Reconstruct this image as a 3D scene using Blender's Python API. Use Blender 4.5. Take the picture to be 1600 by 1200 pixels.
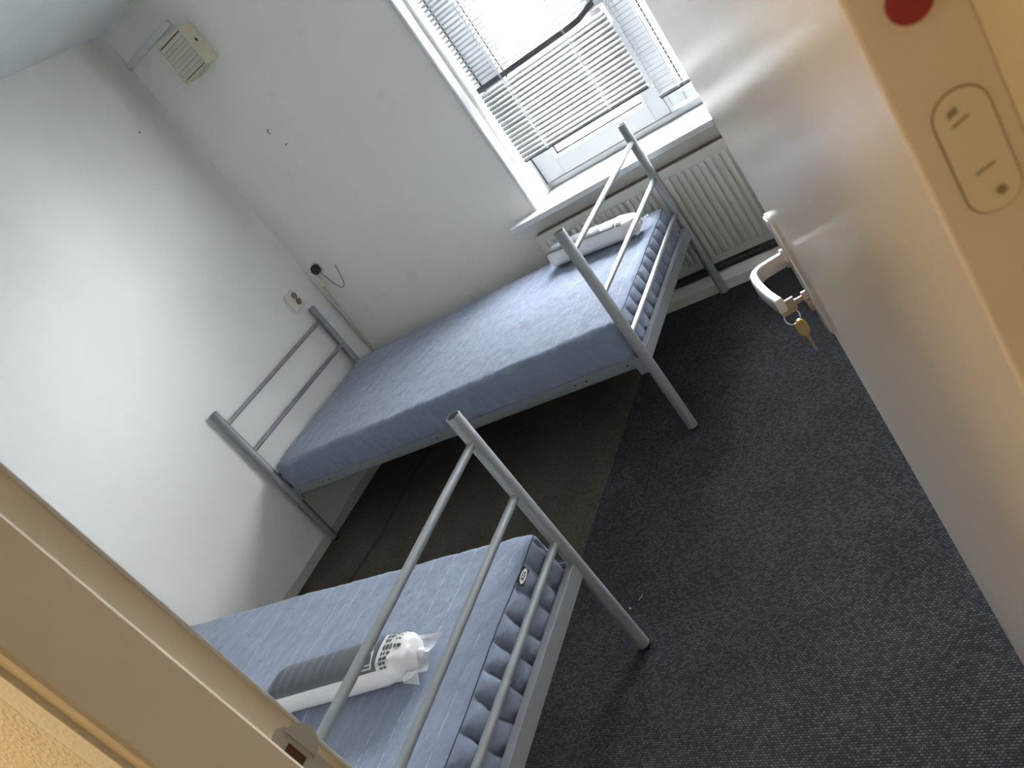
import bpy, bmesh, math, random
from mathutils import Vector, Matrix, noise
random.seed(7)
PI = math.pi
for o in list(bpy.data.objects):
    bpy.data.objects.remove(o)
SC = bpy.context.scene
COL = SC.collection

# ------------------------------------------------------------------ camera
cd = bpy.data.cameras.new('camera'); cam = bpy.data.objects.new('camera', cd); COL.objects.link(cam)
RIGHT = Vector((0.75412558, 0.31604605, -0.57568178))
DOWN = Vector((-0.30503067, -0.60773356, -0.73322316))
FWD = Vector((-0.58159342, 0.72854294, -0.36190369))
m = Matrix.Identity(4)
for i in range(3):
    m[i][0] = RIGHT[i]; m[i][1] = -DOWN[i]; m[i][2] = -FWD[i]
m.translation = Vector((3.33904, -3.33512, 1.54744))
cam.matrix_world = m
cd.sensor_width = 36.0; cd.lens = 1259.43 / 1600 * 36.0
cd.clip_start = 0.02; cd.clip_end = 200
cd.dof.use_dof = True; cd.dof.focus_distance = 2.4; cd.dof.aperture_fstop = 13.0
SC.camera = cam

# ------------------------------------------------------------------ light
W = bpy.data.worlds.new('overcast_sky'); SC.world = W; W.use_nodes = True
bg = W.node_tree.nodes['Background']
bg.inputs[0].default_value = (0.965, 0.985, 1.0, 1)
def _wm(op, a, b_):                      # overcast sky: L = Lz (1 + 2 sin e) / 3
    n = W.node_tree.nodes.new('ShaderNodeMath'); n.operation = op
    for i, v in enumerate((a, b_)):
        if isinstance(v, (int, float)): n.inputs[i].default_value = v
        else: W.node_tree.links.new(v, n.inputs[i])
    return n.outputs[0]
_tc = W.node_tree.nodes.new('ShaderNodeTexCoord'); _sx = W.node_tree.nodes.new('ShaderNodeSeparateXYZ')
W.node_tree.links.new(_tc.outputs['Generated'], _sx.inputs[0])
SKY_ZENITH = 68.0
W.node_tree.links.new(_wm('MULTIPLY', _wm('ADD', _wm('MULTIPLY', _wm('MAXIMUM', _sx.outputs[2], 0.0), 2.0), 1.0), SKY_ZENITH / 3.0), bg.inputs[1])

def add_light(name, kind, loc, energy, color, rot=(0, 0, 0), **kw):
    l = bpy.data.lights.new(name, kind); l.energy = energy; l.color = color
    for k, v in kw.items(): setattr(l, k, v)
    o = bpy.data.objects.new(name, l); COL.objects.link(o); o.location = loc; o.rotation_euler = rot
    return o
p = add_light('window_portal', 'AREA', (2.4, 0.27, 1.53), 1, (1, 1, 1), (-PI / 2, 0, 0), shape='RECTANGLE', size=1.95, size_y=1.75)
p.data.cycles.is_portal = True
add_light('corridor_lamp', 'POINT', (1.45, -3.48, 1.92), 16.5, (1.0, 0.68, 0.33), shadow_soft_size=0.14)

vs = SC.view_settings
vs.view_transform = 'Standard'; vs.look = 'None'; vs.gamma = 1.0; vs.use_curve_mapping = False
vs.exposure = 0.95
SC.cycles.caustics_reflective = False; SC.cycles.caustics_refractive = False

# ------------------------------------------------------------------ materials
MATS = {}
def nodes_of(name):
    mt = bpy.data.materials.new(name); mt.use_nodes = True
    return mt, mt.node_tree, mt.node_tree.nodes['Principled BSDF']

def mat(name, col, rough=0.5, metal=0.0, spec=0.5, var=0.06, vscale=6.0, bump=0.0, bscale=80.0, bdist=0.002, stretch=(1, 1, 1)):
    """procedural paint / metal / cloth: base colour with slight noise variation and fine relief"""
    if name in MATS: return MATS[name]
    mt, nt, pr = nodes_of(name)
    pr.inputs['Roughness'].default_value = rough; pr.inputs['Metallic'].default_value = metal
    pr.inputs['Specular IOR Level'].default_value = spec
    tc = nt.nodes.new('ShaderNodeTexCoord'); mp = nt.nodes.new('ShaderNodeMapping'); mp.inputs['Scale'].default_value = stretch
    nt.links.new(tc.outputs['Object'], mp.inputs[0])
    nz = nt.nodes.new('ShaderNodeTexNoise'); nz.inputs['Scale'].default_value = vscale; nz.inputs['Detail'].default_value = 4
    nt.links.new(mp.outputs[0], nz.inputs['Vector'])
    mx = nt.nodes.new('ShaderNodeMix'); mx.data_type = 'RGBA'
    c = Vector(col)
    mx.inputs[6].default_value = (*(c * (1 - var)), 1); mx.inputs[7].default_value = (*(c * (1 + var)), 1)
    nt.links.new(nz.outputs[0], mx.inputs[0]); nt.links.new(mx.outputs[2], pr.inputs['Base Color'])
    if bump:
        n2 = nt.nodes.new('ShaderNodeTexNoise'); n2.inputs['Scale'].default_value = bscale; n2.inputs['Detail'].default_value = 3
        nt.links.new(mp.outputs[0], n2.inputs['Vector'])
        b = nt.nodes.new('ShaderNodeBump'); b.inputs['Strength'].default_value = bump; b.inputs['Distance'].default_value = bdist
        nt.links.new(n2.outputs[0], b.inputs['Height']); nt.links.new(b.outputs[0], pr.inputs['Normal'])
    MATS[name] = mt
    return mt

def math_node(nt, op, a, b=None, c=None):
    n = nt.nodes.new('ShaderNodeMath'); n.operation = op
    for i, v in enumerate((a, b, c)):
        if v is None: continue
        if isinstance(v, (int, float)): n.inputs[i].default_value = v
        else: nt.links.new(v, n.inputs[i])
    return n.outputs[0]

def mix_col(nt, fac, a, b):
    n = nt.nodes.new('ShaderNodeMix'); n.data_type = 'RGBA'
    for i, v in ((0, fac), (6, a), (7, b)):
        if isinstance(v, (int, float)): n.inputs[i].default_value = v
        elif isinstance(v, tuple): n.inputs[i].default_value = (*v, 1)
        else: nt.links.new(v, n.inputs[i])
    return n.outputs[2]

def noise_node(nt, vec, scale, detail=3):
    n = nt.nodes.new('ShaderNodeTexNoise'); n.inputs['Scale'].default_value = scale; n.inputs['Detail'].default_value = detail
    nt.links.new(vec, n.inputs['Vector']); return n.outputs[0]

def make_carpet():
    mt, nt, pr = nodes_of('carpet')
    pr.inputs['Roughness'].default_value = 0.95; pr.inputs['Specular IOR Level'].default_value = 0.12
    tc = nt.nodes.new('ShaderNodeTexCoord'); v = tc.outputs['Object']
    sep = nt.nodes.new('ShaderNodeSeparateXYZ'); nt.links.new(v, sep.inputs[0])
    br = nt.nodes.new('ShaderNodeTexBrick'); nt.links.new(v, br.inputs['Vector'])
    br.inputs['Scale'].default_value = 1.0; br.inputs['Brick Width'].default_value = 0.0088; br.inputs['Row Height'].default_value = 0.0062
    br.inputs['Mortar Size'].default_value = 0.0013; br.inputs['Mortar Smooth'].default_value = 0.6; br.inputs['Bias'].default_value = -0.15
    br.inputs['Color1'].default_value = (0.038, 0.039, 0.046, 1); br.inputs['Color2'].default_value = (0.098, 0.100, 0.112, 1); br.inputs['Mortar'].default_value = (0.020, 0.021, 0.025, 1)
    big = noise_node(nt, v, 5.0, 5)
    worn = math_node(nt, 'MULTIPLY_ADD', big, 0.7, 0.62)
    sc = nt.nodes.new('ShaderNodeVectorMath'); sc.operation = 'SCALE'; nt.links.new(br.outputs['Color'], sc.inputs[0]); nt.links.new(worn, sc.inputs['Scale'])
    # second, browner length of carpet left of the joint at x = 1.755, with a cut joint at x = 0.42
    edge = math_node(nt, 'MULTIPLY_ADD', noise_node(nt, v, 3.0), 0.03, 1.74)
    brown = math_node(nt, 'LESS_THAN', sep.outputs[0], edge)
    fine = noise_node(nt, v, 260.0, 2)
    fine = math_node(nt, 'MULTIPLY', fine, math_node(nt, 'MULTIPLY_ADD', noise_node(nt, v, 4.0, 6), 1.5, 0.15))
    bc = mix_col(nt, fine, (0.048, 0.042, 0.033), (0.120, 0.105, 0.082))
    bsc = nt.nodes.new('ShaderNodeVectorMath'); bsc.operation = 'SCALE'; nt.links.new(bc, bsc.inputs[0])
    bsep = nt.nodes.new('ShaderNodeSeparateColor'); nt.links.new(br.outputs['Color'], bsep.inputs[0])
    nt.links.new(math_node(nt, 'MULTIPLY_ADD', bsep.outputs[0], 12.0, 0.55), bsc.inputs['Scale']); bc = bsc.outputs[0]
    j = math_node(nt, 'ABSOLUTE', math_node(nt, 'SUBTRACT', sep.outputs[0], math_node(nt, 'MULTIPLY_ADD', noise_node(nt, v, 2.2), 0.12, 0.36)))
    jm = math_node(nt, 'LESS_THAN', j, math_node(nt, 'MULTIPLY', noise_node(nt, v, 14.0, 4), 0.028))
    bc = mix_col(nt, math_node(nt, 'MULTIPLY', jm, 0.45), bc, (0.015, 0.013, 0.011))
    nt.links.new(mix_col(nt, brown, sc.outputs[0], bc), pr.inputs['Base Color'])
    b = nt.nodes.new('ShaderNodeBump'); b.inputs['Strength'].default_value = 0.5; b.inputs['Distance'].default_value = 0.002; b.invert = True
    nt.links.new(br.outputs['Fac'], b.inputs['Height']); nt.links.new(b.outputs[0], pr.inputs['Normal'])
    return mt

def make_wall(name, col, stain=None, bump=0.4, bscale=170.0, marks=False):
    """painted plaster with fine stipple; optional brownish damp stain that has its own shape"""
    mt, nt, pr = nodes_of(name)
    pr.inputs['Roughness'].default_value = 0.75; pr.inputs['Specular IOR Level'].default_value = 0.25
    tc = nt.nodes.new('ShaderNodeTexCoord'); v = tc.outputs['Object']
    n = noise_node(nt, v, 2.2, 5)
    c = Vector(col)
    out = mix_col(nt, n, tuple(c * 0.95), tuple(c * 1.03))
    if stain:
        sep = nt.nodes.new('ShaderNodeSeparateXYZ'); nt.links.new(v, sep.inputs[0])
        axis, centre, width, z0 = stain
        d = math_node(nt, 'ABSOLUTE', math_node(nt, 'SUBTRACT', sep.outputs[axis], centre))
        nn = noise_node(nt, v, 5.0, 4)
        f = math_node(nt, 'SUBTRACT', 1.0, math_node(nt, 'DIVIDE', d, math_node(nt, 'MULTIPLY_ADD', nn, width, width * 0.5)))
        mr = nt.nodes.new('ShaderNodeMapRange'); mr.interpolation_type = 'SMOOTHSTEP'
        nt.links.new(f, mr.inputs[0]); mr.inputs[4].default_value = 0.55
        zr = nt.nodes.new('ShaderNodeMapRange'); nt.links.new(sep.outputs[2], zr.inputs[0]); zr.inputs[1].default_value = z0; zr.inputs[2].default_value = z0 + 1.2
        out = mix_col(nt, math_node(nt, 'MULTIPLY', mr.outputs[0], zr.outputs[0]), out, (0.46, 0.45, 0.34))
    if marks:
        nm = noise_node(nt, v, 3.7, 6)
        mr = nt.nodes.new('ShaderNodeMapRange'); nt.links.new(nm, mr.inputs[0]); mr.inputs[1].default_value = 0.62; mr.inputs[2].default_value = 0.75; mr.inputs[4].default_value = 0.25
        out = mix_col(nt, mr.outputs[0], out, (0.45, 0.45, 0.46))
    nt.links.new(out, pr.inputs['Base Color'])
    b = nt.nodes.new('ShaderNodeBump'); b.inputs['Strength'].default_value = bump; b.inputs['Distance'].default_value = 0.003
    nt.links.new(noise_node(nt, v, bscale, 4), b.inputs['Height']); nt.links.new(b.outputs[0], pr.inputs['Normal'])
    return mt

def make_fabric():
    mt, nt, pr = nodes_of('mattress_cloth')
    pr.inputs['Roughness'].default_value = 0.85; pr.inputs['Specular IOR Level'].default_value = 0.2
    pr.inputs['Sheen Weight'].default_value = 0.25; pr.inputs['Sheen Roughness'].default_value = 0.5
    tc = nt.nodes.new('ShaderNodeTexCoord'); v = tc.outputs['Object']
    sep = nt.nodes.new('ShaderNodeSeparateXYZ'); nt.links.new(v, sep.inputs[0])
    base = mix_col(nt, noise_node(nt, v, 14.0, 6), (0.185, 0.225, 0.325), (0.25, 0.297, 0.41))
    base = mix_col(nt, math_node(nt, 'MULTIPLY', noise_node(nt, v, 420.0, 2), 0.45), base, (0.29, 0.34, 0.445))
    # pale quilting thread in straight rows across the mattress
    fx = math_node(nt, 'FRACT', math_node(nt, 'DIVIDE', sep.outputs[0], 0.075))
    d = math_node(nt, 'ABSOLUTE', math_node(nt, 'SUBTRACT', fx, 0.5))
    line = math_node(nt, 'LESS_THAN', d, 0.017)
    gap = math_node(nt, 'MULTIPLY', math_node(nt, 'GREATER_THAN', noise_node(nt, v, 38.0, 2), 0.44), math_node(nt, 'GREATER_THAN', noise_node(nt, v, 3.3, 3), 0.46))
    ny = nt.nodes.new('ShaderNodeNewGeometry'); sn = nt.nodes.new('ShaderNodeSeparateXYZ'); nt.links.new(ny.outputs['Normal'], sn.inputs[0])
    up = math_node(nt, 'GREATER_THAN', sn.outputs[2], 0.75)
    f = math_node(nt, 'MULTIPLY', math_node(nt, 'MULTIPLY', line, gap), up)
    base = mix_col(nt, math_node(nt, 'MULTIPLY', f, 0.60), base, (0.55, 0.6, 0.66))
    nt.links.new(base, pr.inputs['Base Color'])
    mp = nt.nodes.new('ShaderNodeMapping'); mp.inputs['Scale'].default_value = (1.0, 0.45, 1.0); nt.links.new(v, mp.inputs[0])
    h = math_node(nt, 'ADD', noise_node(nt, mp.outputs[0], 26.0, 5), math_node(nt, 'MULTIPLY', noise_node(nt, v, 700.0, 2), 0.08))
    b = nt.nodes.new('ShaderNodeBump'); b.inputs['Strength'].default_value = 0.85; b.inputs['Distance'].default_value = 0.016
    nt.links.new(h, b.inputs['Height']); nt.links.new(b.outputs[0], pr.inputs['Normal'])
    return mt

def make_clear(name, gloss=0.08, rough=0.05, tint=(1, 1, 1), bump=0.0, milk=0.0):
    """thin clear sheet (window glass, wrapping film): mostly see-through with a surface reflection"""
    mt, nt, pr = nodes_of(name); nt.nodes.remove(pr)
    out = nt.nodes['Material Output']
    tr = nt.nodes.new('ShaderNodeBsdfTransparent'); tr.inputs[0].default_value = (*tint, 1)
    gl = nt.nodes.new('ShaderNodeBsdfGlossy'); gl.inputs['Roughness'].default_value = rough
    lw = nt.nodes.new('ShaderNodeLayerWeight'); lw.inputs['Blend'].default_value = 0.35
    if bump:
        tc = nt.nodes.new('ShaderNodeTexCoord')
        b = nt.nodes.new('ShaderNodeBump'); b.inputs['Strength'].default_value = bump; b.inputs['Distance'].default_value = 0.01
        nt.links.new(noise_node(nt, tc.outputs['Object'], 45.0, 3), b.inputs['Height'])
        nt.links.new(b.outputs[0], gl.inputs['Normal']); nt.links.new(b.outputs[0], lw.inputs['Normal'])
    mx = nt.nodes.new('ShaderNodeMixShader')
    f = math_node(nt, 'MULTIPLY_ADD', lw.outputs['Fresnel'], 0.09, gloss)
    nt.links.new(f, mx.inputs[0]); nt.links.new(tr.outputs[0], mx.inputs[1]); nt.links.new(gl.outputs[0], mx.inputs[2])
    last = mx.outputs[0]
    if milk:
        df = nt.nodes.new('ShaderNodeBsdfDiffuse'); df.inputs[0].default_value = (0.85, 0.87, 0.9, 1)
        m2 = nt.nodes.new('ShaderNodeMixShader'); m2.inputs[0].default_value = milk
        nt.links.new(last, m2.inputs[1]); nt.links.new(df.outputs[0], m2.inputs[2]); last = m2.outputs[0]
    nt.links.new(last, out.inputs[0])
    return mt

M_CARPET = make_carpet()
M_WALL_L = make_wall('plaster_left', (0.85, 0.855, 0.83), stain=(1, -0.10, 0.16, 1.0))
M_WALL_B = make_wall('plaster_back', (0.89, 0.875, 0.835), stain=(0, 0.30, 0.28, 1.75), marks=True)
M_WALL = make_wall('plaster', (0.86, 0.855, 0.83))
M_CORR = make_wall('rough_plaster', (0.86, 0.83, 0.75), bump=1.0, bscale=150.0)
M_CEIL = mat('ceiling_paint', (0.82, 0.85, 0.87), 0.8, bump=0.1, bscale=120)
M_CLOTH = make_fabric()
M_GLASS = make_clear('window_glass', 0.02, 0.01, (0.97, 0.98, 0.98))
M_FILM = make_clear('clear_film', 0.018, 0.14, (0.97, 0.97, 0.98), bump=0.8)
M_FILM_END = make_clear('crimped_film', 0.10, 0.10, (0.97, 0.97, 0.98), bump=0.3, milk=0.22)
M_FRAME = mat('frame_paint', (0.83, 0.75, 0.60), 0.38, var=0.03, bump=0.05, bscale=60)
M_DOOR = mat('door_paint', (0.75, 0.70, 0.64), 0.24, var=0.02, bump=0.04, bscale=18, bdist=0.004)
M_WHITE = mat('white_gloss', (0.66, 0.665, 0.66), 0.32, var=0.02, bump=0.03, bscale=50)
M_UPVC = mat('window_paint', (0.47, 0.49, 0.51), 0.4, var=0.02)
M_BASE = mat('baseboard_paint', (0.60, 0.59, 0.55), 0.5, var=0.06)
M_RAD = mat('radiator_enamel', (0.64, 0.63, 0.57), 0.35, var=0.02)
M_STEEL = mat('silver_paint', (0.255, 0.27, 0.285), 0.36, metal=0.2, var=0.05, vscale=20)
M_STEEL_IN = mat('tube_inside', (0.03, 0.03, 0.035), 0.7)
M_RUBBER = mat('black_plastic', (0.012, 0.012, 0.013), 0.5)
M_SLAT = mat('slat_aluminium', (0.235, 0.242, 0.25), 0.5, spec=0.2, var=0.02)
M_SLAT_SHADE = mat('slat_shaded_side', (0.10, 0.105, 0.115), 0.5, var=0.05)  # darker copy of the slat colour, for the shaded face of the flipped slat
M_CORD = mat('blind_cord', (0.75, 0.78, 0.8), 0.8)
M_RAIL_SHADE = mat('bottom_rail', (0.05, 0.055, 0.065), 0.4)  # near-black colour for the shadow line below the blinds' bottom rails
M_PIPE = mat('dark_pipe', (0.035, 0.032, 0.028), 0.45)
M_ALU = mat('satin_aluminium', (0.74, 0.74, 0.74), 0.3, metal=0.85, var=0.03)
M_NICKEL = mat('nickel', (0.62, 0.52, 0.42), 0.3, metal=0.9, var=0.04)
M_BRASS = mat('brass', (0.70, 0.50, 0.12), 0.32, metal=0.8, var=0.06)
M_GREYMET = mat('zinc_plate', (0.50, 0.52, 0.51), 0.42, metal=0.6, var=0.08, vscale=30)
M_RUST = mat('bare_wood_mortise', (0.085, 0.028, 0.012), 0.8, var=0.35, vscale=60)
M_VENT = mat('yellowed_plastic', (0.66, 0.60, 0.43), 0.5, var=0.06, vscale=9)
M_VENTSL = mat('vent_slat_plastic', (0.62, 0.60, 0.50), 0.55, var=0.04)
M_CREAM = mat('cream_plastic', (0.74, 0.71, 0.62), 0.4, var=0.03)
M_BROWN = mat('brown_plastic', (0.16, 0.09, 0.045), 0.5)
M_TAN = mat('tan_plastic', (0.36, 0.27, 0.17), 0.5)
M_BLACK = mat('black_bakelite', (0.02, 0.021, 0.025), 0.45)
M_WIRE = mat('grey_wire', (0.16, 0.16, 0.15), 0.6)
M_CONDUIT = mat('aged_conduit', (0.70, 0.65, 0.54), 0.6, var=0.15, vscale=12)
M_RED = mat('red_plug', (0.30, 0.018, 0.028), 0.35, var=0.25, vscale=150)
M_LABEL = mat('label_paper', (0.74, 0.70, 0.60), 0.4)
M_PRINT = mat('grey_print', (0.30, 0.27, 0.20), 0.7)
M_PILLOW = mat('white_wadding', (0.84, 0.84, 0.82), 0.7, var=0.03, vscale=20, bump=0.4, bscale=40, bdist=0.004)
M_SLEEVE = mat('grey_sleeve', (0.095, 0.107, 0.12), 0.4, spec=0.4, var=0.1, vscale=30, bump=0.3, bscale=35, bdist=0.004)
M_INK = mat('dark_ink', (0.09, 0.09, 0.095), 0.5)
M_ICON = mat('white_ink', (0.75, 0.76, 0.77), 0.5)
M_SEAM = mat('seam_thread', (0.045, 0.055, 0.085), 0.9)
M_TAG = mat('tag_black', (0.008, 0.008, 0.01), 0.6)
M_TAGW = mat('tag_white', (0.85, 0.86, 0.88), 0.6)
M_LINT = mat('lint', (0.30, 0.30, 0.30), 0.9)

# ------------------------------------------------------------------ mesh helpers
def obj(name, bm_or_mesh, material, parent=None, smooth=None):
    if isinstance(bm_or_mesh, bmesh.types.BMesh):
        me = bpy.data.meshes.new(name); bm_or_mesh.normal_update(); bm_or_mesh.to_mesh(me); bm_or_mesh.free()
    else: me = bm_or_mesh
    if not me.materials: me.materials.append(material)
    if smooth is not None:
        for pl in me.polygons: pl.use_smooth = True
        me.set_sharp_from_angle(angle=math.radians(smooth))
    o = bpy.data.objects.new(name, me); COL.objects.link(o)
    if parent: o.parent = parent
    return o

def thing(name, label, cat, loc=(0, 0, 0), rz=0.0, group=None):
    o = bpy.data.objects.new(name, None); COL.objects.link(o)
    o.location = loc; o.rotation_euler = (0, 0, rz); o.empty_display_size = 0.05
    return tag(o, label, cat, group)

def tag(o, label, cat, group=None):
    o['label'] = label; o['category'] = cat
    if group: o['group'] = group
    return o

def struct(o):
    o['kind'] = 'structure'; return o

def sempty(name, loc=(0, 0, 0), rz=0.0):
    o = bpy.data.objects.new(name, None); COL.objects.link(o); o.location = loc; o.rotation_euler = (0, 0, rz); o.empty_display_size = 0.05
    return struct(o)

def box(bm, x0, x1, y0, y1, z0, z1, bev=0.0, seg=2):
    ret = bmesh.ops.create_cube(bm, size=1.0)
    vsn = ret['verts']
    for v in vsn:
        v.co = Vector(((x0 + x1) / 2 + v.co.x * (x1 - x0), (y0 + y1) / 2 + v.co.y * (y1 - y0), (z0 + z1) / 2 + v.co.z * (z1 - z0)))
    if bev:
        es = list({e for v in vsn for e in v.link_edges})
        bmesh.ops.bevel(bm, geom=es, offset=bev, segments=seg, profile=0.5, affect='EDGES')
    return bm

def bx(*a, **k): return box(bmesh.new(), *a, **k)

def tube(bm, pts, r, seg=12, caps=True, closed=False):
    """swept round tube through pts"""
    pts = [Vector(q) for q in pts]; n = len(pts); rings = []
    up = None
    for i in range(n):
        a = pts[i - 1] if (i > 0 or closed) else pts[0]; b = pts[(i + 1) % n] if (i < n - 1 or closed) else pts[-1]
        t = (b - a).normalized()
        if up is None:
            up = Vector((0, 0, 1)) if abs(t.z) < 0.9 else Vector((1, 0, 0))
        s = t.cross(up).normalized(); up = s.cross(t).normalized()
        rr = r[i] if isinstance(r, (list, tuple)) else r
        rings.append([bm.verts.new(pts[i] + rr * (math.cos(2 * PI * k / seg) * s + math.sin(2 * PI * k / seg) * up)) for k in range(seg)])
    for i in range(n if closed else n - 1):
        A, B = rings[i], rings[(i + 1) % n]
        for k in range(seg): bm.faces.new((A[k], A[(k + 1) % seg], B[(k + 1) % seg], B[k]))
    if caps and not closed:
        bm.faces.new(rings[0][::-1]); bm.faces.new(rings[-1])
    bmesh.ops.recalc_face_normals(bm, faces=bm.faces[:])
    return bm

def tb(*a, **k): return tube(bmesh.new(), *a, **k)

def prism(bm, prof, axis, a, b):
    """extrude a closed 2-D profile along axis ('x','y','z') from a to b"""
    def P(u, v, w):
        return {'x': (w, u, v), 'y': (u, w, v), 'z': (u, v, w)}[axis]
    A = [bm.verts.new(P(u, v, a)) for u, v in prof]; B = [bm.verts.new(P(u, v, b)) for u, v in prof]
    n = len(prof)
    for i in range(n): bm.faces.new((A[i], A[(i + 1) % n], B[(i + 1) % n], B[i]))
    bm.faces.new(A[::-1]); bm.faces.new(B)
    bmesh.ops.recalc_face_normals(bm, faces=bm.faces[:])
    return bm

def pz(*a): return prism(bmesh.new(), *a)

def open_tube(bm, x, y, z0, z1, r, t=0.0024, seg=28):
    """vertical tube with an open, hollow top"""
    prof = [(r, z0), (r, z1 - 0.0006), (r - 0.0006, z1), (r - t, z1), (r - t, z1 - 0.12)]
    rings = [[bm.verts.new((x + q * math.cos(2 * PI * k / seg), y + q * math.sin(2 * PI * k / seg), z)) for k in range(seg)] for q, z in prof]
    for A, B in zip(rings, rings[1:]):
        for k in range(seg): bm.faces.new((A[k], A[(k + 1) % seg], B[(k + 1) % seg], B[k]))
    bm.faces.new(rings[-1]); bm.faces.new(rings[0][::-1])
    return bm

def sstep(x): x = max(0.0, min(1.0, x)); return x * x * (3 - 2 * x)

# ------------------------------------------------------------------ room shell
H = 2.54; XR = 3.62; YF = -2.985; YC = -3.118; WX0, WX1, WZ0, WZ1 = 1.45, 3.36, 0.672, 2.36
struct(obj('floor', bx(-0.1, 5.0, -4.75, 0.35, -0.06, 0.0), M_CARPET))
struct(obj('ceiling', bx(-0.1, 5.0, -4.75, 0.35, H, H + 0.08), M_CEIL))
struct(obj('wall_left', bx(-0.12, 0.0, YF, 0.32, 0, H), M_WALL_L))
struct(obj('wall_right', bx(XR, XR + 0.1, YF, 0.32, 0, H), M_WALL))
b = bmesh.new()
box(b, 0, WX0, 0, 0.30, 0, H); box(b, WX1, XR, 0, 0.30, 0, H); box(b, WX0, WX1, 0, 0.30, 0, WZ0); box(b, WX0, WX1, 0, 0.30, WZ1, H)
struct(obj('wall_back', b, M_WALL_B))
OX0, OX1, OZ = 2.513, 3.40, 2.09     # door opening in the front wall
b = bmesh.new()
box(b, -0.12, OX0, YC, YF, 0, H); box(b, OX1, 5.0, YC, YF, 0, H); box(b, OX0, OX1, YC, YF, OZ, H)
# smooth plaster margin round the opening, then rough plaster over the rest of the corridor face
struct(obj('wall_front', b, M_WALL))
b = bmesh.new(); prism(b, [(0.6, YC + 0.001), (0.6, YC - 0.0016), (OX0 - 0.105, YC - 0.0016), (OX0 - 0.055, YC - 0.0001), (OX0 - 0.055, YC + 0.001)], 'z', 0, H); prism(b, [(5.0, YC + 0.001), (5.0, YC - 0.0016), (OX1 + 0.105, YC - 0.0016), (OX1 + 0.055, YC - 0.0001), (OX1 + 0.055, YC + 0.001)], 'z', 0, H)
struct(obj('wall_front_plaster', b, M_CORR))
b = bmesh.new(); box(b, -0.1, 5.0, -4.75, -4.65, 0, H); box(b, 4.9, 5.0, -4.65, YC, 0, H); box(b, -0.1, 0.6, -4.65, YC, 0, H)
struct(obj('wall_corridor', b, M_CORR))
# skirting boards
struct(obj('baseboard_left', bx(0.0, 0.012, YF, -0.15, 0, 0.05, bev=0.002), M_BASE))
struct(obj('baseboard_back', pz([(-0.15, 0), (-0.15, 0.045), (-0.147, 0.049), (-0.112, 0.078), (0.0, 0.08), (0.0, 0)], 'x', 0.0, XR), M_BASE))
struct(obj('baseboard_right', bx(XR - 0.012, XR, YF, -0.15, 0, 0.05, bev=0.002), M_BASE))

struct(obj('wall_backdrop', bx(-22, 24, 15.0, 15.4, -3.3, 4.6), make_wall('backdrop_dark', (0.06, 0.058, 0.062))))  # dark wall added across the street to dim the view between the slats
struct(obj('ground', bx(-40, 40, 0.6, 80, -3.4, -3.3), mat('street_paving', (0.10, 0.10, 0.10), 0.8)))

# ------------------------------------------------------------------ door frame
JX = 2.525
fr = sempty('trim_1')
prof = [(OX0 - 0.001, YF + 0.0), (JX, YF), (JX, -3.0225), (JX + 0.009, -3.0225), (JX + 0.0125, -3.026), (JX + 0.0125, -3.1065), (JX + 0.0105, -3.1105), (JX + 0.006, -3.112), (OX0 - 0.001, -3.112)]
obj('jamb', pz(prof, 'z', 0, OZ), M_FRAME, fr)
obj('edge_lip', bx(OX0 + 0.001, JX + 0.0016, YF - 0.005, YF + 0.0005, 0, OZ, bev=0.0012), M_WHITE, fr)  # lip coloured white to paint the highlight along the room-side edge
RX = 3.362
prof = [(OX1 + 0.001, YF), (OX1 + 0.001, -3.112), (RX - 0.008, -3.112), (RX - 0.012, -3.108), (RX - 0.012, -3.026), (RX - 0.008, -3.0225), (RX, -3.0225), (RX, YF)]
obj('jamb', pz(prof, 'z', 0, OZ), M_FRAME, fr)
obj('door_stop_lath', bx(3.3372, 3.43, YF - 0.001, YF + 0.018, 0, OZ, bev=0.001), M_FRAME, fr)
obj('head', bx(JX, RX, -3.112, YF, OZ - 0.06, OZ), M_FRAME, fr)
# strike plate
def yz_poly(prof, x0, x1):
    return pz([(y, z) for y, z in prof], 'x', x0, x1)
def lobe(cy, cz, r, a0, a1, n=10): return [(cy + r * math.cos(math.radians(a0 + (a1 - a0) * i / n)), cz + r * math.sin(math.radians(a0 + (a1 - a0) * i / n))) for i in range(n + 1)]
yc = -3.0115
plate = lobe(yc, 1.0925, 0.0125, 0, 180) + lobe(yc, 0.950, 0.0125, 180, 360)
sp = obj('strike_plate', yz_poly(plate, JX - 0.001, JX + 0.0016), M_GREYMET, fr)
tong = [(-3.004, 1.094)] + [(-3.004 + 0.0215 * math.sin(math.radians(t)), 1.070 + 0.024 * math.cos(math.radians(t))) for t in range(8, 176, 12)] + [(-3.004, 1.046)]
obj('latch_tongue', yz_poly(tong, JX + 0.0014, JX + 0.0034), M_GREYMET, sp)
obj('latch_hole', bx(JX + 0.0002, JX + 0.0021, -3.0235, -3.0100, 1.0545, 1.0835), M_RUST, sp)
obj('bolt_hole', bx(JX + 0.0002, JX + 0.0021, -3.0225, -3.0100, 0.975, 1.015), M_RUST, sp)
for z in (1.096, 0.947):
    obj('screw', tb([(JX + 0.001, yc - 0.001, z), (JX + 0.0026, yc - 0.001, z)], 0.0034), M_GREYMET, sp)

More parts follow.
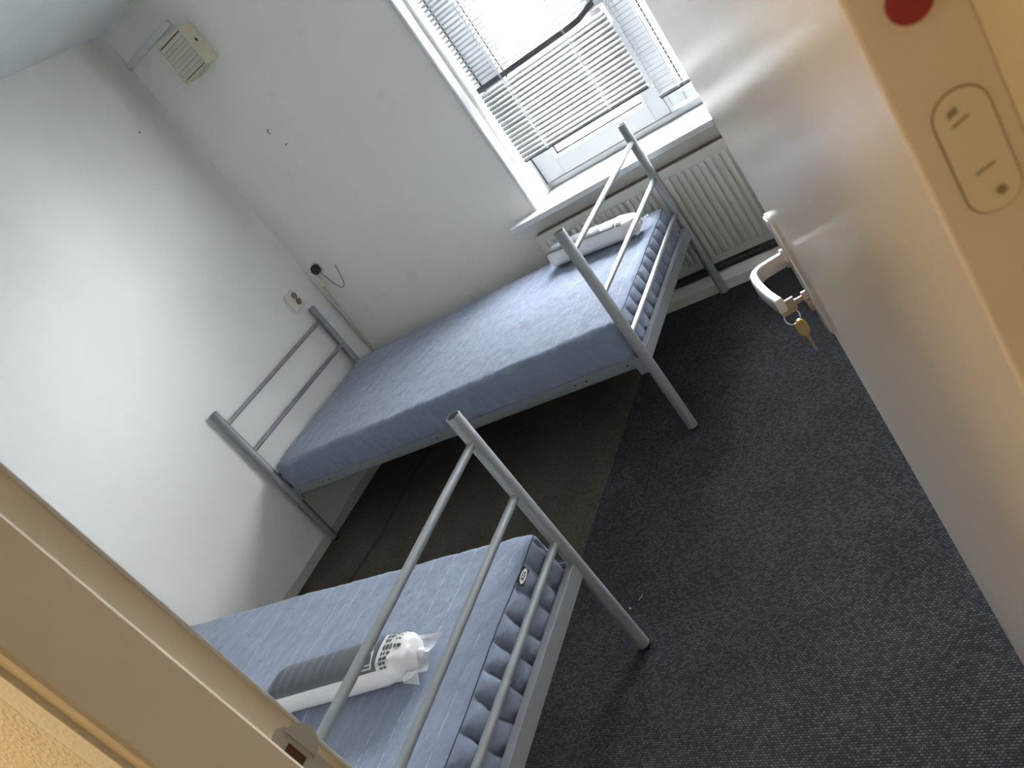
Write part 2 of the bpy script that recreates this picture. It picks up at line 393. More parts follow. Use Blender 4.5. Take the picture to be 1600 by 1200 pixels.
# ------------------------------------------------------------------ door leaf (open into the room)
TH = math.radians(69.6); A = Vector((3.30051, -2.99894, 0))
door = sempty('door_1', A, PI - TH)       # local +x along the leaf, local +y towards the corridor face's outside
leaf = obj('door_leaf', bx(0, 0.80, -0.04, 0, 0.012, 2.03, bev=0.0018), M_DOOR, door)
obj('lock_faceplate', bx(0.7995, 0.8008, -0.031, -0.009, 0.92, 1.13, bev=0.0005), M_ALU, door)
for z in (0.25, 1.02, 1.8):
    obj('hinge', tb([(-0.004, -0.046, z - 0.045), (-0.004, -0.046, z + 0.045)], 0.0065), M_GREYMET, door)
def rounded_rect(cx, cz, w, h, r, n=6):
    out = []
    for sx, sz, a in ((1, 1, 0), (-1, 1, 90), (-1, -1, 180), (1, -1, 270)):
        for i in range(n + 1):
            t = math.radians(a + 90 * i / n); out.append((cx + sx * (w / 2 - r) + r * math.cos(t), cz + sz * (h / 2 - r) + r * math.sin(t)))
    return out
SH = 0.752
b = pz(rounded_rect(SH, 1.020, 0.043, 0.204, 0.012), 'y', -0.001, 0.0085)
es = [e for e in b.edges if all(v.co.y > 0.008 for v in e.verts)]
bmesh.ops.bevel(b, geom=es, offset=0.003, segments=3, affect='EDGES')
hp = obj('handle_plate', b, M_ALU, door, smooth=40)
def strap(path, h, t):
    """flat bar swept in the local x-y plane: h tall (z), t thick; path rows (x, y, z, hscale)"""
    bm = bmesh.new(); rings = []
    n = len(path)
    for i, (x, y, z, k) in enumerate(path):
        a = path[max(i - 1, 0)]; c = path[min(i + 1, n - 1)]
        tv = Vector((c[0] - a[0], c[1] - a[1], 0)).normalized(); nv = Vector((-tv.y, tv.x, 0))
        prof = rounded_rect(0, 0, t, h * k, min(t, h * k) * 0.22, 3)
        rings.append([bm.verts.new(Vector((x, y, z)) + nv * u + Vector((0, 0, w))) for u, w in prof])
    for P, Q in zip(rings, rings[1:]):
        m_ = len(P)
        for k in range(m_): bm.faces.new((P[k], P[(k + 1) % m_], Q[(k + 1) % m_], Q[k]))
    bm.faces.new(rings[0]); bm.faces.new(rings[-1][::-1])
    bmesh.ops.recalc_face_normals(bm, faces=bm.faces[:])
    return bm
path = [(SH + 0.004, 0.006, 1.052, 1), (SH + 0.004, 0.030, 1.052, 1), (SH + 0.003, 0.044, 1.052, 1), (SH - 0.002, 0.0535, 1.052, 1), (SH - 0.012, 0.0585, 1.052, 1), (SH - 0.030, 0.0600, 1.051, 1), (SH - 0.055, 0.0585, 1.050, 1), (SH - 0.080, 0.0555, 1.049, 1), (SH - 0.108, 0.0500, 1.048, 1)]
lv = obj('lever', strap(path, 0.021, 0.0115), M_ALU, door, smooth=35)
obj('lever_rose', tb([(SH + 0.004, 0.006, 1.052), (SH + 0.004, 0.013, 1.052)], 0.0145, 20), M_ALU, lv, smooth=40)
cyl = tb([(SH, 0.004, 0.9875), (SH, 0.016, 0.9875)], 0.0085, 20)
box(cyl, SH - 0.0048, SH + 0.0048, 0.004, 0.0155, 0.962, 0.985, bev=0.002)
obj('lock_cylinder', cyl, M_NICKEL, hp, smooth=40)
# marks on the hinge edge of the leaf: red plug and a small oval certificate label
def on_edge(prof, d0, d1):      # prof in (w, z) with w = distance from the corridor face
    return pz([(-w, z) for w, z in prof], 'x', -d1, -d0)
pg = obj('edge_plug', on_edge([(0.0208 + 0.0108 * math.cos(t * PI / 16), 1.461 + 0.0108 * math.sin(t * PI / 16)) for t in range(32)], 0, 0.0006), M_LABEL, door)
pg['label'] = 'round rim of the red plug'
pr_ = obj('red_plug', on_edge([(0.0208 + 0.0088 * math.cos(t * PI / 16), 1.461 + 0.0088 * math.sin(t * PI / 16)) for t in range(32)], 0.0004, 0.0012), M_RED, pg)
pr_['label'] = 'red round plug set in the door edge'
lb = obj('edge_label', on_edge(rounded_rect(0.0215, 1.395, 0.021, 0.054, 0.0098), 0, 0.0009), M_LABEL, door)
lb['label'] = 'small rounded certificate label on the door edge'
ring_o = rounded_rect(0.0215, 1.395, 0.0222, 0.0552, 0.0104); ring_i = rounded_rect(0.0215, 1.395, 0.0210, 0.0540, 0.0098)
b = bmesh.new(); vo = [b.verts.new((-0.0003, -w, z)) for w, z in ring_o]; vi = [b.verts.new((-0.0003, -w, z)) for w, z in ring_i]
for i in range(len(vo)): b.faces.new((vo[i], vo[(i + 1) % len(vo)], vi[(i + 1) % len(vo)], vi[i]))
obj('label_groove', b, M_BROWN, lb)
obj('print_block', on_edge([(0.0165, 1.4125), (0.0205, 1.4135), (0.0205, 1.4165), (0.0165, 1.4155)], 0.0008, 0.00105), M_PRINT, lb)
obj('print_line', on_edge([(0.0165, 1.4085), (0.0235, 1.4100), (0.0235, 1.4112), (0.0165, 1.4097)], 0.0008, 0.00105), M_PRINT, lb)
obj('print_line', on_edge([(0.0175, 1.3860), (0.0255, 1.3870), (0.0255, 1.3882), (0.0175, 1.3872)], 0.0008, 0.00105), M_PRINT, lb)
obj('rivet', on_edge([(0.0236 + 0.0019 * math.cos(t * PI / 8), 1.3755 + 0.0019 * math.sin(t * PI / 8)) for t in range(16)], 0.0008, 0.0016), M_PRINT, lb)

# ------------------------------------------------------------------ keys in the lock
def door_pt(s, n, z):
    c, si = math.cos(PI - TH), math.sin(PI - TH)
    return Vector((A.x + c * s - si * n, A.y + si * s + c * n, z))
keys = thing('key_bunch', 'key in the door lock with a ring and a yellow-headed spare key hanging', 'keys', door_pt(SH, 0.016, 0.9875), PI - TH)
def plate_yz(prof, x0, x1): return pz(prof, 'x', x0, x1)
b = plate_yz([(0.012, 0.0100), (0.012, 0.0040), (0.0, 0.0040), (-0.008, 0.0034), (-0.008, -0.0030), (0.0, -0.0036), (0.012, -0.0040), (0.012, -0.0090), (0.0165, -0.0125), (0.033, -0.0125), (0.0365, -0.0095), (0.0365, 0.0085), (0.034, 0.0100)], -0.0012, 0.0012)
obj('lock_key', b, M_NICKEL, keys)
obj('key_ring', tb([(0.0035 * math.sin(2 * PI * k / 28), 0.0255 + 0.0108 * math.cos(2 * PI * k / 28), -0.0185 + 0.0108 * math.sin(2 * PI * k / 28)) for k in range(28)], 0.0008, 8, closed=True), M_ALU, keys, smooth=60)
head = [(0.0205 + 0.0082 * math.cos(t * PI / 14), -0.0415 + 0.0145 * math.sin(t * PI / 14)) for t in range(28)]
sk = obj('spare_key_head', plate_yz(head, -0.0026, 0.0026), M_BRASS, keys, smooth=30)
inner = [(0.0202 + 0.0048 * math.cos(t * PI / 12), -0.0425 + 0.0100 * math.sin(t * PI / 12)) for t in range(24)]
si_ = obj('head_inset', plate_yz(inner, -0.0031, 0.0031), M_NICKEL, sk)
bl = plate_yz([(0.0175, -0.054), (0.0225, -0.054), (0.0215, -0.082), (0.0195, -0.085), (0.0175, -0.083), (0.0183, -0.077), (0.0172, -0.073), (0.0182, -0.068), (0.0172, -0.063)], -0.0011, 0.0011)
obj('spare_key_blade', bl, M_NICKEL, keys)

# ------------------------------------------------------------------ window
win = sempty('window_1')
# bead at the wall corner, frame post, bottom frame
b = bx(WX0 - 0.012, WX0 + 0.012, -0.012, 0.036, 0.7015, WZ1 + 0.02, bev=0.008, seg=3)
obj('casing', b, M_WHITE, win, smooth=50)
obj('casing', bx(WX1 - 0.012, WX1 + 0.012, -0.012, 0.036, 0.7015, WZ1 + 0.02, bev=0.008, seg=3), M_WHITE, win, smooth=50)
obj('frame_post', bx(WX0 - 0.005, 1.468, 0.080, 0.215, 0.7015, WZ1, bev=0.006, seg=3), M_WHITE, win, smooth=50)
obj('frame_post', bx(WX1 - 0.05, WX1 + 0.005, 0.080, 0.215, 0.7015, WZ1, bev=0.006, seg=3), M_WHITE, win, smooth=50)
obj('frame_bottom', bx(1.4, WX1 + 0.02, 0.205, 0.29, 0.7015, 0.733, bev=0.008, seg=3), M_UPVC, win, smooth=50)
obj('frame_top', bx(1.4, WX1 + 0.02, 0.19, 0.29, WZ1 - 0.05, WZ1 + 0.005), M_UPVC, win)
obj('mullion', bx(2.168, 2.186, 0.205, 0.29, 0.733, WZ1), M_UPVC, win)
def sash(x0, x1, gx0, gx1, z0, gz0, gz1, z1):
    s = obj('sash', bx(x0, gx0, 0.200, 0.262, z0, z1, bev=0.003), M_UPVC, win)
    obj('sash_stile', bx(gx1, x1, 0.200, 0.262, z0, z1, bev=0.003), M_UPVC, s)
    obj('bottom_rail', bx(gx0, gx1, 0.200, 0.262, z0, gz0, bev=0.003), M_UPVC, s)
    obj('top_rail', bx(gx0, gx1, 0.200, 0.262, gz1, z1, bev=0.003), M_UPVC, s)
    # glazing beads
    for n_, args in (('glazing_bead', (gx0 - 0.003, gx1 + 0.003, 0.196, 0.215, gz0 - 0.003, gz0 + 0.012)), ('glazing_bead', (gx0 - 0.003, gx0 + 0.012, 0.196, 0.215, gz0, gz1)), ('glazing_bead', (gx1 - 0.012, gx1 + 0.003, 0.196, 0.215, gz0, gz1))):
        obj(n_, bx(*args, bev=0.004), M_WHITE, s)
    for n_, args in (('gasket', (gx0 + 0.011, gx1 - 0.011, 0.214, 0.219, gz0 + 0.008, gz0 + 0.020)), ('gasket', (gx0 + 0.008, gx0 + 0.019, 0.214, 0.219, gz0 + 0.01, gz1)), ):
        obj(n_, bx(*args), M_RUBBER, s)
    obj('pane', bx(gx0 - 0.005, gx1 + 0.005, 0.219, 0.223, gz0 - 0.005, gz1 + 0.005), M_GLASS, s)
    return s
sash(1.4705, 2.166, 1.583, 2.092, 0.736, 0.822, WZ1 - 0.13, WZ1 - 0.05)
sash(2.188, WX1 - 0.052, 2.257, WX1 - 0.12, 0.752, 0.796, WZ1 - 0.13, WZ1 - 0.05)
obj('gap_shade_strip', bx(1.4665, 1.4735, 0.1980, 0.2005, 0.735, WZ1 - 0.05), M_RUBBER, win)  # black strip painting the shaded gap between frame post and sash
lt = obj('latch', bx(2.118, 2.158, 0.135, 0.203, 1.195, 1.285, bev=0.006), M_WHITE, win, smooth=40)
obj('latch_slot', bx(2.1172, 2.119, 0.15, 0.185, 1.21, 1.27), M_RUBBER, lt)
# sill board
b = bx(1.322, WX1 + 0.12, -0.100, 0.24, WZ0, 0.7005, bev=0.003)
obj('window_sill', b, M_WHITE, win)

# ------------------------------------------------------------------ venetian blinds
SL_W = 0.025
def slat_mesh(length, name):
    bm = bmesh.new(); rows = []
    n = 6; crown = 0.0022; th = 0.0006
    for side in (0, 1):
        for xx in (-length / 2, length / 2):
            rows.append([bm.verts.new((xx, -SL_W / 2 + SL_W * k / n, crown * (1 - (2 * k / n - 1) ** 2) - th * side)) for k in range(n + 1)])
    for k in range(n):
        bm.faces.new((rows[0][k], rows[1][k], rows[1][k + 1], rows[0][k + 1]))
        bm.faces.new((rows[2][k], rows[2][k + 1], rows[3][k + 1], rows[3][k]))
        bm.faces.new((rows[0][k], rows[0][k + 1], rows[2][k + 1], rows[2][k]))
        bm.faces.new((rows[1][k], rows[3][k], rows[3][k + 1], rows[1][k + 1]))
    for k in (0, n): bm.faces.new((rows[0][k], rows[2][k], rows[3][k], rows[1][k]))
    bmesh.ops.recalc_face_normals(bm, faces=bm.faces[:])
    me = bpy.data.meshes.new(name); bm.to_mesh(me); bm.free(); me.materials.append(M_SLAT)
    for pl in me.polygons: pl.use_smooth = True
    me.set_sharp_from_angle(angle=math.radians(40))
    return me
PITCH = 0.0215
def blind(label, x0, x1, y, z0, z1, ladders, tilt_fn, dark=None):
    t = thing('venetian_blind', label, 'blind', ((x0 + x1) / 2, y, z0), 0, 'white venetian blinds in the window')
    L = x1 - x0; me = slat_mesh(L, 'slat')
    obj('head_rail', bx(-L / 2, L / 2, -0.014, 0.014, z1 - z0 - 0.03, z1 - z0, bev=0.002), M_SLAT, t)
    rl = obj('bottom_rail', bx(-L / 2, L / 2, -0.0125, 0.0125, -0.001, 0.0095, bev=0.002), M_SLAT, t)
    obj('rail_shadow_strip', bx(-L / 2 + 0.004, L / 2, -0.0132, 0.0100, -0.0075, -0.0004, bev=0.001), M_RAIL_SHADE, rl)  # dark strip paints the shadow gap under the rail
    k = 0; z = 0.026
    while z < z1 - z0 - 0.045:
        tl = tilt_fn(z0 + z)
        if dark and dark[0] <= z0 + z <= dark[1]:
            pass
        else:
            o = obj('slat', me, M_SLAT, t); o.location = (0, random.uniform(-0.0008, 0.0008), z + random.uniform(-0.0007, 0.0007)); o.rotation_euler = (tl + random.uniform(-0.03, 0.03), random.uniform(-0.0012, 0.0012), 0)
        z += PITCH; k += 1
    if dark:                                  # one slat flipped shut, bent up at its right end, its shade painted in
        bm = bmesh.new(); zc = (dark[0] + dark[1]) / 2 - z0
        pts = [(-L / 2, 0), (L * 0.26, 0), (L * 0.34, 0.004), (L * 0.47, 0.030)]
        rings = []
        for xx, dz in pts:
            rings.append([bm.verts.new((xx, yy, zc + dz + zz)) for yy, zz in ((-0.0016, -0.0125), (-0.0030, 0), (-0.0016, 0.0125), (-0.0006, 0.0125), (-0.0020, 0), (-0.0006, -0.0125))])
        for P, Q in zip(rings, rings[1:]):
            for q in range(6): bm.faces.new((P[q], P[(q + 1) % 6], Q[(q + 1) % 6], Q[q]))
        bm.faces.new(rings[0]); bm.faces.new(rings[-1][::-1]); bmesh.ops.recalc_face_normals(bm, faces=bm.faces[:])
        o = obj('flipped_slat', bm, M_SLAT_SHADE, t); o['label'] = 'slat flipped shut and bent at its end, shaded side painted dark'
    for lx in ladders:
        for dy in (-0.0135, 0.0135):
            obj('ladder_cord', tb([(lx - (x0 + x1) / 2, dy, 0.0), (lx - (x0 + x1) / 2, dy, z1 - z0 - 0.03)], 0.0009, 5), M_CORD, t)
        if dark is not None or True:
            obj('lift_tape', bx(lx - (x0 + x1) / 2 + 0.004, lx - (x0 + x1) / 2 + 0.008, -0.0142, -0.0139, 0, z1 - z0 - 0.03), M_CORD, t)
    return t
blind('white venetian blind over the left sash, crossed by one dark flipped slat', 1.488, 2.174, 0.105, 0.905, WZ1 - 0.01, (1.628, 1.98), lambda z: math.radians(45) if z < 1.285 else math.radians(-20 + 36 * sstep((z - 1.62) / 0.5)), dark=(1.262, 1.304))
blind('white venetian blind hanging lower beside the door, right of the mullion', 2.192, WX1 - 0.07, 0.105, 0.838, WZ1 - 0.01, (2.283, 2.80), lambda z: math.radians(-10 + 27 * sstep((z - 1.45) / 0.6)))

# ------------------------------------------------------------------ radiator and pipe
rad = thing('radiator', 'cream ribbed panel radiator on the wall under the window sill', 'radiator', (1.40, 0, 0))
RL = 1.30
obj('panel', bx(0, RL, -0.092, -0.080, 0.112, 0.608, bev=0.005, seg=3), M_RAD, rad, smooth=50)
obj('rear_panel', bx(0.01, RL - 0.01, -0.040, -0.030, 0.115, 0.60, bev=0.003), M_RAD, rad)
obj('top_grille', bx(0.004, RL - 0.004, -0.080, -0.030, 0.596, 0.604), M_BROWN, rad)
for x in (0.2, RL - 0.2): obj('bracket', bx(x, x + 0.03, -0.03, -0.001, 0.2, 0.5), M_RAD, rad)
ribs = bx(-0.0120, 0.0120, -0.1015, -0.090, 0.150, 0.565, bev=0.0035, seg=2)
rme = bpy.data.meshes.new('rib'); ribs.to_mesh(rme); ribs.free(); rme.materials.append(M_RAD)
for pl in rme.polygons: pl.use_smooth = True
rme.set_sharp_from_angle(angle=math.radians(50))
n = 0
while 0.032 + n * 0.0333 < RL - 0.02:
    o = obj('rib', rme, M_RAD, rad); o.location = (0.0345 + n * 0.0333, 0, 0); n += 1
pp = thing('heating_pipe', 'dark heating pipe along the skirting below the radiator', 'pipe', (1.2, -0.105, 0.0965))
obj('pipe', tb([(0.0, 0, 0), (2.35, 0, 0)], 0.0145, 16), M_PIPE, pp, smooth=60)
for x in (0.3, 1.3, 2.2): obj('clip', bx(x, x + 0.02, -0.016, 0.03, -0.0195, 0.0125, bev=0.002), M_PIPE, pp)

# ------------------------------------------------------------------ wall fittings
so = thing('wall_socket', 'cream double wall socket on the left wall above the bed head', 'socket', (0, -0.222, 0.974))
obj('face', bx(0, 0.026, -0.039, 0.039, -0.050, 0.050, bev=0.006, seg=3), M_CREAM, so, smooth=50)
for dz in (0.0195, -0.0195):
    f = obj('outlet', tb([(0.0262, 0.012, dz), (0.0285, 0.012, dz)], 0.0185, 24), M_BROWN, so, smooth=50)
    obj('outlet_disc', tb([(0.0283, 0.012, dz), (0.0290, 0.012, dz)], 0.0150, 24), M_TAN, f)
    for dy in (-0.006, 0.006): obj('pin_hole', tb([(0.0288, 0.012 + dy, dz), (0.0294, 0.012 + dy, dz)], 0.0028, 10), M_RUBBER, f)
out_ = thing('cable_outlet', 'round black cable outlet with a loose grey wire on the back wall', 'outlet', (0.093, 0, 1.018))
obj('base_ring', tb([(0, 0, 0), (0, -0.008, 0)], 0.036, 28), M_CREAM, out_, smooth=40)
kp = obj('knob', tb([(0, -0.006, 0), (0, -0.030, 0), (0, -0.034, 0)], [0.030, 0.029, 0.025], 9), M_BLACK, out_)
obj('wire', tb([(0.008, -0.012, -0.028), (0.02, -0.012, -0.072), (0.035, -0.012, -0.12), (0.055, -0.012, -0.155), (0.075, -0.013, -0.163), (0.098, -0.014, -0.145), (0.115, -0.014, -0.10), (0.125, -0.013, -0.055), (0.132, -0.012, -0.035)], 0.0022, 7), M_WIRE, out_, smooth=60)
cn = thing('cable_conduit', 'narrow yellowed cable conduit running down the room corner', 'conduit', (0.04, 0, 0.0))
cpts = [(0.03, -0.010, 0.975), (0.0, -0.010, 0.92), (-0.013, -0.010, 0.80), (-0.018, -0.010, 0.62), (-0.022, -0.010, 0.50), (-0.018, -0.010, 0.40), (-0.018, -0.010, 0.09)]
obj('conduit', tb(cpts, 0.0075, 10), M_CONDUIT, cn, smooth=60)
obj('coupler', bx(-0.004, 0.036, -0.024, 0.0, 0.915, 0.985, bev=0.004), M_CREAM, cn)
vt = thing('air_vent', 'yellowed box vent with horizontal louvres high in the room corner', 'vent', (0.405, 0, 2.205))
b = bmesh.new()
box(b, -0.095, -0.085, -0.098, 0, -0.097, 0.097, bev=0.002); box(b, 0.085, 0.097, -0.098, 0, -0.097, 0.097, bev=0.003); box(b, -0.09, 0.09, -0.094, 0, 0.087, 0.097, bev=0.002); box(b, -0.09, 0.09, -0.094, 0, -0.097, -0.087, bev=0.002)
obj('housing', b, M_VENT, vt)
obj('backing', bx(-0.086, 0.086, -0.082, -0.078, -0.09, 0.09), M_BROWN, vt)
for k in range(8):
    z = -0.0735 + k * 0.0205
    o = obj('louvre', pz([(-0.0985, z - 0.0090), (-0.0970, z - 0.0103), (-0.0925, z + 0.0101), (-0.0935, z + 0.0103)], 'x', -0.085, 0.085), M_VENTSL, vt)
obj('knob_hole', tb([(0.0965, -0.050, 0.016), (0.0978, -0.050, 0.016)], 0.0085, 16), M_RUBBER, vt)
bt = tag(obj('wall_batten', bx(0.0, 0.40, -0.016, 0.0, 2.345, 2.378, bev=0.003), M_WHITE), 'pale batten on the back wall running from the corner to the vent', 'batten')
hk = thing('wall_hook', 'tiny bent wire hook in the middle of the back wall', 'hook', (0.459, 0, 1.723))
obj('hook_wire', tb([(0, 0, 0), (0, -0.018, 0), (0.004, -0.026, -0.006), (0.006, -0.027, -0.016), (0.010, -0.022, -0.022)], 0.0022, 8), M_WIRE, hk, smooth=60)
nl = thing('nail', 'small nail low right of the hook on the back wall', 'nail', (0.493, 0, 1.62))
obj('nail_shank', tb([(0, 0, 0), (0, -0.012, -0.003)], 0.0018, 8), M_WIRE, nl)
obj('nail_head', tb([(0, -0.0115, -0.003), (0, -0.0132, -0.0034)], 0.0038, 10), M_WIRE, nl)
n2 = thing('wall_screw', 'lone screw high on the left wall', 'screw', (0, -0.247, 2.079))
obj('screw_head', tb([(-0.002, 0, 0), (0.004, 0, 0)], 0.0045, 10), M_WIRE, n2)

# ------------------------------------------------------------------ beds
BL, BW, BH = 2.06, 0.924, 0.884
R1, R2, R3 = 0.799, 0.6183, 0.4416
PR, RR = 0.0195, 0.0108
def make_bed(label, loc, rz):
    t = thing('bed_frame', label, 'bed frame', loc, rz, 'silver metal single beds')
    for ex in (0.0, BL):
        inward = 1 if ex == 0 else -1
        for ey in (0.0, -BW):
            ps = obj('post', open_tube(bmesh.new(), ex, ey, 0.010, BH, PR), M_STEEL, t, smooth=50)
            obj('foot_cap', tb([(ex, ey, 0.0), (ex, ey, 0.012)], PR + 0.0006, 24), M_RUBBER, ps, smooth=50)
            obj('tube_bore', tb([(ex, ey, BH - 0.10), (ex, ey, BH - 0.012)], PR - 0.0025, 24), M_STEEL_IN, ps)
        for z in (R1, R2, R3):
            obj('cross_bar', tb([(ex, -PR + 0.003, z), (ex, -BW + PR - 0.003, z)], RR, 18), M_STEEL, t, smooth=60)
        obj('end_rail', bx(ex - 0.012, ex + 0.012, -BW + PR - 0.002, -PR + 0.002, 0.322, 0.370, bev=0.002), M_STEEL, t)
    for ey, sgn in ((0.0, -1), (-BW, 1)):
        yf = ey - 0.004 * sgn          # outer face of the angle rail
        ya, yb = sorted((yf, yf + 0.0035 * sgn)); yc_, yd = sorted((yf, yf + 0.034 * sgn))
        b = bmesh.new(); box(b, 0.030, BL - 0.030, ya, yb, 0.3155, 0.3605, bev=0.0008); box(b, 0.030, BL - 0.030, yc_, yd, 0.3155, 0.3190)
        sr = obj('side_rail', b, M_STEEL, t)
        for bxx in (PR - 0.001, BL - PR - 0.051):
            xa = bxx; xb = bxx + 0.052
            obj('corner_bracket', bx(xa if bxx < 1 else xa + 0.020, xb - 0.020 if bxx < 1 else xb, ya - 0.0015, yb + 0.0015, 0.284, 0.352, bev=0.001), M_STEEL, t)
        for hx in (0.075, 0.255, 0.305, 1.03, BL - 0.305, BL - 0.255, BL - 0.075):
            yo = yf - 0.0006 * sgn
            obj('bolt_hole', tb([(hx, yf, 0.338), (hx, yo, 0.338)], 0.0042, 12), M_RUBBER, sr)
    return t
def make_mattress_mesh():
    r = 0.022
    X0, X1, Y0, Y1, Z0, Z1 = 0.028, 2.032, -0.914, -0.010, 0.3195, 0.502
    def samples(a, b, n, rr):
        inn = [a + rr + (b - a - 2 * rr) * i / n for i in range(n + 1)]
        k = [rr * (1 - math.cos(t * PI / 8)) for t in range(4)]
        k = [0.0, rr * 0.3, rr * 0.65]
        return [a + q for q in k] + inn + [b - q for q in k[::-1]]
    xs, ys, zs = samples(X0, X1, 240, r), samples(Y0, Y1, 180, r), samples(Z0, Z1, 18, r)
    nx, ny, nz = len(xs) - 1, len(ys) - 1, len(zs) - 1
    cache = {}; co = []
    P75 = 0.075
    def place(i, j, k):
        key = (i, j, k)
        if key in cache: return cache[key]
        p = Vector((xs[i], ys[j], zs[k]))
        c = Vector((min(max(p.x, X0 + r), X1 - r), min(max(p.y, Y0 + r), Y1 - r), min(max(p.z, Z0 + r), Z1 - r)))
        d = (p - c).normalized(); q = c + d * r
        if d.z > 0.5:                                        # quilted top
            fx = (q.x / P75) % 1.0
            q.z -= 0.0010 * math.exp(-((fx - 0.5) * P75 / 0.006) ** 2)
            nn = noise.noise(Vector((q.x * 20, q.y * 9, 1.3))) * 0.0030 + noise.noise(Vector((q.x * 48, q.y * 26, 4.1))) * 0.0010
            zig = math.sin((q.y + 0.25 * q.x) * 60) * 0.0004
            q.z += nn + zig + 0.004 * noise.noise(Vector((q.x * 3.1, q.y * 3.7, 0)))
        elif d.z > -0.5:
            tz = (q.z - Z0) / (Z1 - Z0); bul = math.sin(PI * max(0, min(1, tz)))
            if abs(d.x) > 0.6:                               # gathered end band
                sx = 1 if d.x > 0 else -1
                u = (q.y + 0.22 * (q.z - Z0) + 0.010 * noise.noise(Vector((q.y * 9, q.z * 12, 2.0)))) / P75
                fr_ = u % 1.0; amp = 0.75 + 0.5 * noise.noise(Vector((math.floor(u) * 1.7, 0.3, 0.9)))
                crease = min(fr_, 1 - fr_)
                w = min(1.0, bul * 1.6)
                h = (0.019 * (1 - math.exp(-(crease / 0.13) ** 1.1)) - 0.013) * amp
                h += 0.0065 * noise.noise(Vector((q.y * 30 + q.z * 14, q.z * 16, 7.7))) * (0.4 + noise.noise(Vector((q.y * 5, 0, 3))))
                q.x += sx * h * w + sx * 0.003 * bul
            else:
                sy = 1 if d.y > 0 else -1
                h = 0.0035 * noise.noise(Vector((q.x * 22 + q.z * 6, 0.2, q.z * 7))) + 0.0018 * noise.noise(Vector((q.x * 55, 1.2, q.z * 18)))
                q.y += sy * (h * min(1, bul * 1.5) + 0.004 * bul)
        cache[key] = len(co); co.append(q); return cache[key]
    faces, fend = [], []
    for i in range(nx):
        for j in range(ny):
            faces.append([place(i, j, nz), place(i + 1, j, nz), place(i + 1, j + 1, nz), place(i, j + 1, nz)])
            if i % 1 == 0: faces.append([place(i, j, 0), place(i, j + 1, 0), place(i + 1, j + 1, 0), place(i + 1, j, 0)])
        for k in range(nz):
            faces.append([place(i, 0, k), place(i + 1, 0, k), place(i + 1, 0, k + 1), place(i, 0, k + 1)])
            faces.append([place(i, ny, k), place(i, ny, k + 1), place(i + 1, ny, k + 1), place(i + 1, ny, k)])
    for j in range(ny):
        for k in range(nz):
            faces.append([place(0, j, k), place(0, j, k + 1), place(0, j + 1, k + 1), place(0, j + 1, k)])
            fend.append([place(nx, j, k), place(nx, j + 1, k), place(nx, j + 1, k + 1), place(nx, j, k + 1)])
    def build(name, fs):
        used = sorted({v for f in fs for v in f}); mp = {v: n for n, v in enumerate(used)}
        me = bpy.data.meshes.new(name); me.from_pydata([co[v] for v in used], [], [[mp[v] for v in f] for f in fs]); me.update()
        for pl in me.polygons: pl.use_smooth = True
        me.materials.append(M_CLOTH); return me
    seam = [co[place(nx, j, nz - 1)] + Vector((0.0006, 0, 0.0006)) for j in range(1, ny)]
    bm = tb(seam, 0.0014, 6); sm = bpy.data.meshes.new('seam'); bm.to_mesh(sm); bm.free(); sm.materials.append(M_SEAM)
    return build('cover', faces), build('end_band', fend), sm
MM = make_mattress_mesh()
def make_mattress(label, loc, rz):
    t = thing('mattress', label, 'mattress', loc, rz, 'blue-grey mattresses')
    obj('cover', MM[0], M_CLOTH, t); obj('end_band', MM[1], M_CLOTH, t); obj('seam', MM[2], M_SEAM, t)
    return t
B1 = (0.036, -0.181, 0); B2a = 0.0158
B2 = (2.1019 - BL * math.cos(B2a), -2.0371 - BL * math.sin(B2a), 0)
make_bed('silver tubular bed frame under the window against the back wall', B1, 0.0)
make_bed('silver tubular bed frame nearest the doorway', B2, B2a)
make_mattress('blue-grey quilted mattress on the bed below the window', B1, 0.0)
mt2 = make_mattress('blue-grey mattress with a black and white tag, on the bed nearest the doorway', B2, B2a)
# woven tag in the end seam of the near mattress (lettering as on the tag)
tg = obj('brand_tag', bx(-0.0255, 0.0255, -0.0012, 0.0, -0.0105, 0.0105, bev=0.0004), M_TAG, mt2)
tg['label'] = 'black woven tag with white oval lettering'
TAG_Y, TAG_Z = -0.150, 0.484
tg.location = (2.0375, TAG_Y, TAG_Z); tg.rotation_euler = (math.radians(-12), 0, PI / 2)
b = pz([(0.0238 * math.cos(t * PI / 20), 0.0082 * math.sin(t * PI / 20)) for t in range(40)], 'y', -0.0016, -0.0010)
ov = obj('tag_oval', b, M_TAGW, tg)
fc = bpy.data.curves.new('tag_text', 'FONT'); fc.body = 'IKEA'; fc.size = 0.0135; fc.align_x = 'CENTER'; fc.align_y = 'CENTER'; fc.offset = 0.0004
fo = bpy.data.objects.new('tag_text', fc); COL.objects.link(fo); bpy.context.view_layer.update()
tm = bpy.data.meshes.new_from_object(fo.evaluated_get(bpy.context.evaluated_depsgraph_get()))
bpy.data.objects.remove(fo)
tm.transform(Matrix.Translation((0, -0.00175, 0)) @ Matrix.Rotation(PI / 2, 4, 'X')); tm.materials.clear(); tm.materials.append(M_TAG)
obj('tag_lettering', tm, M_TAG, tg)

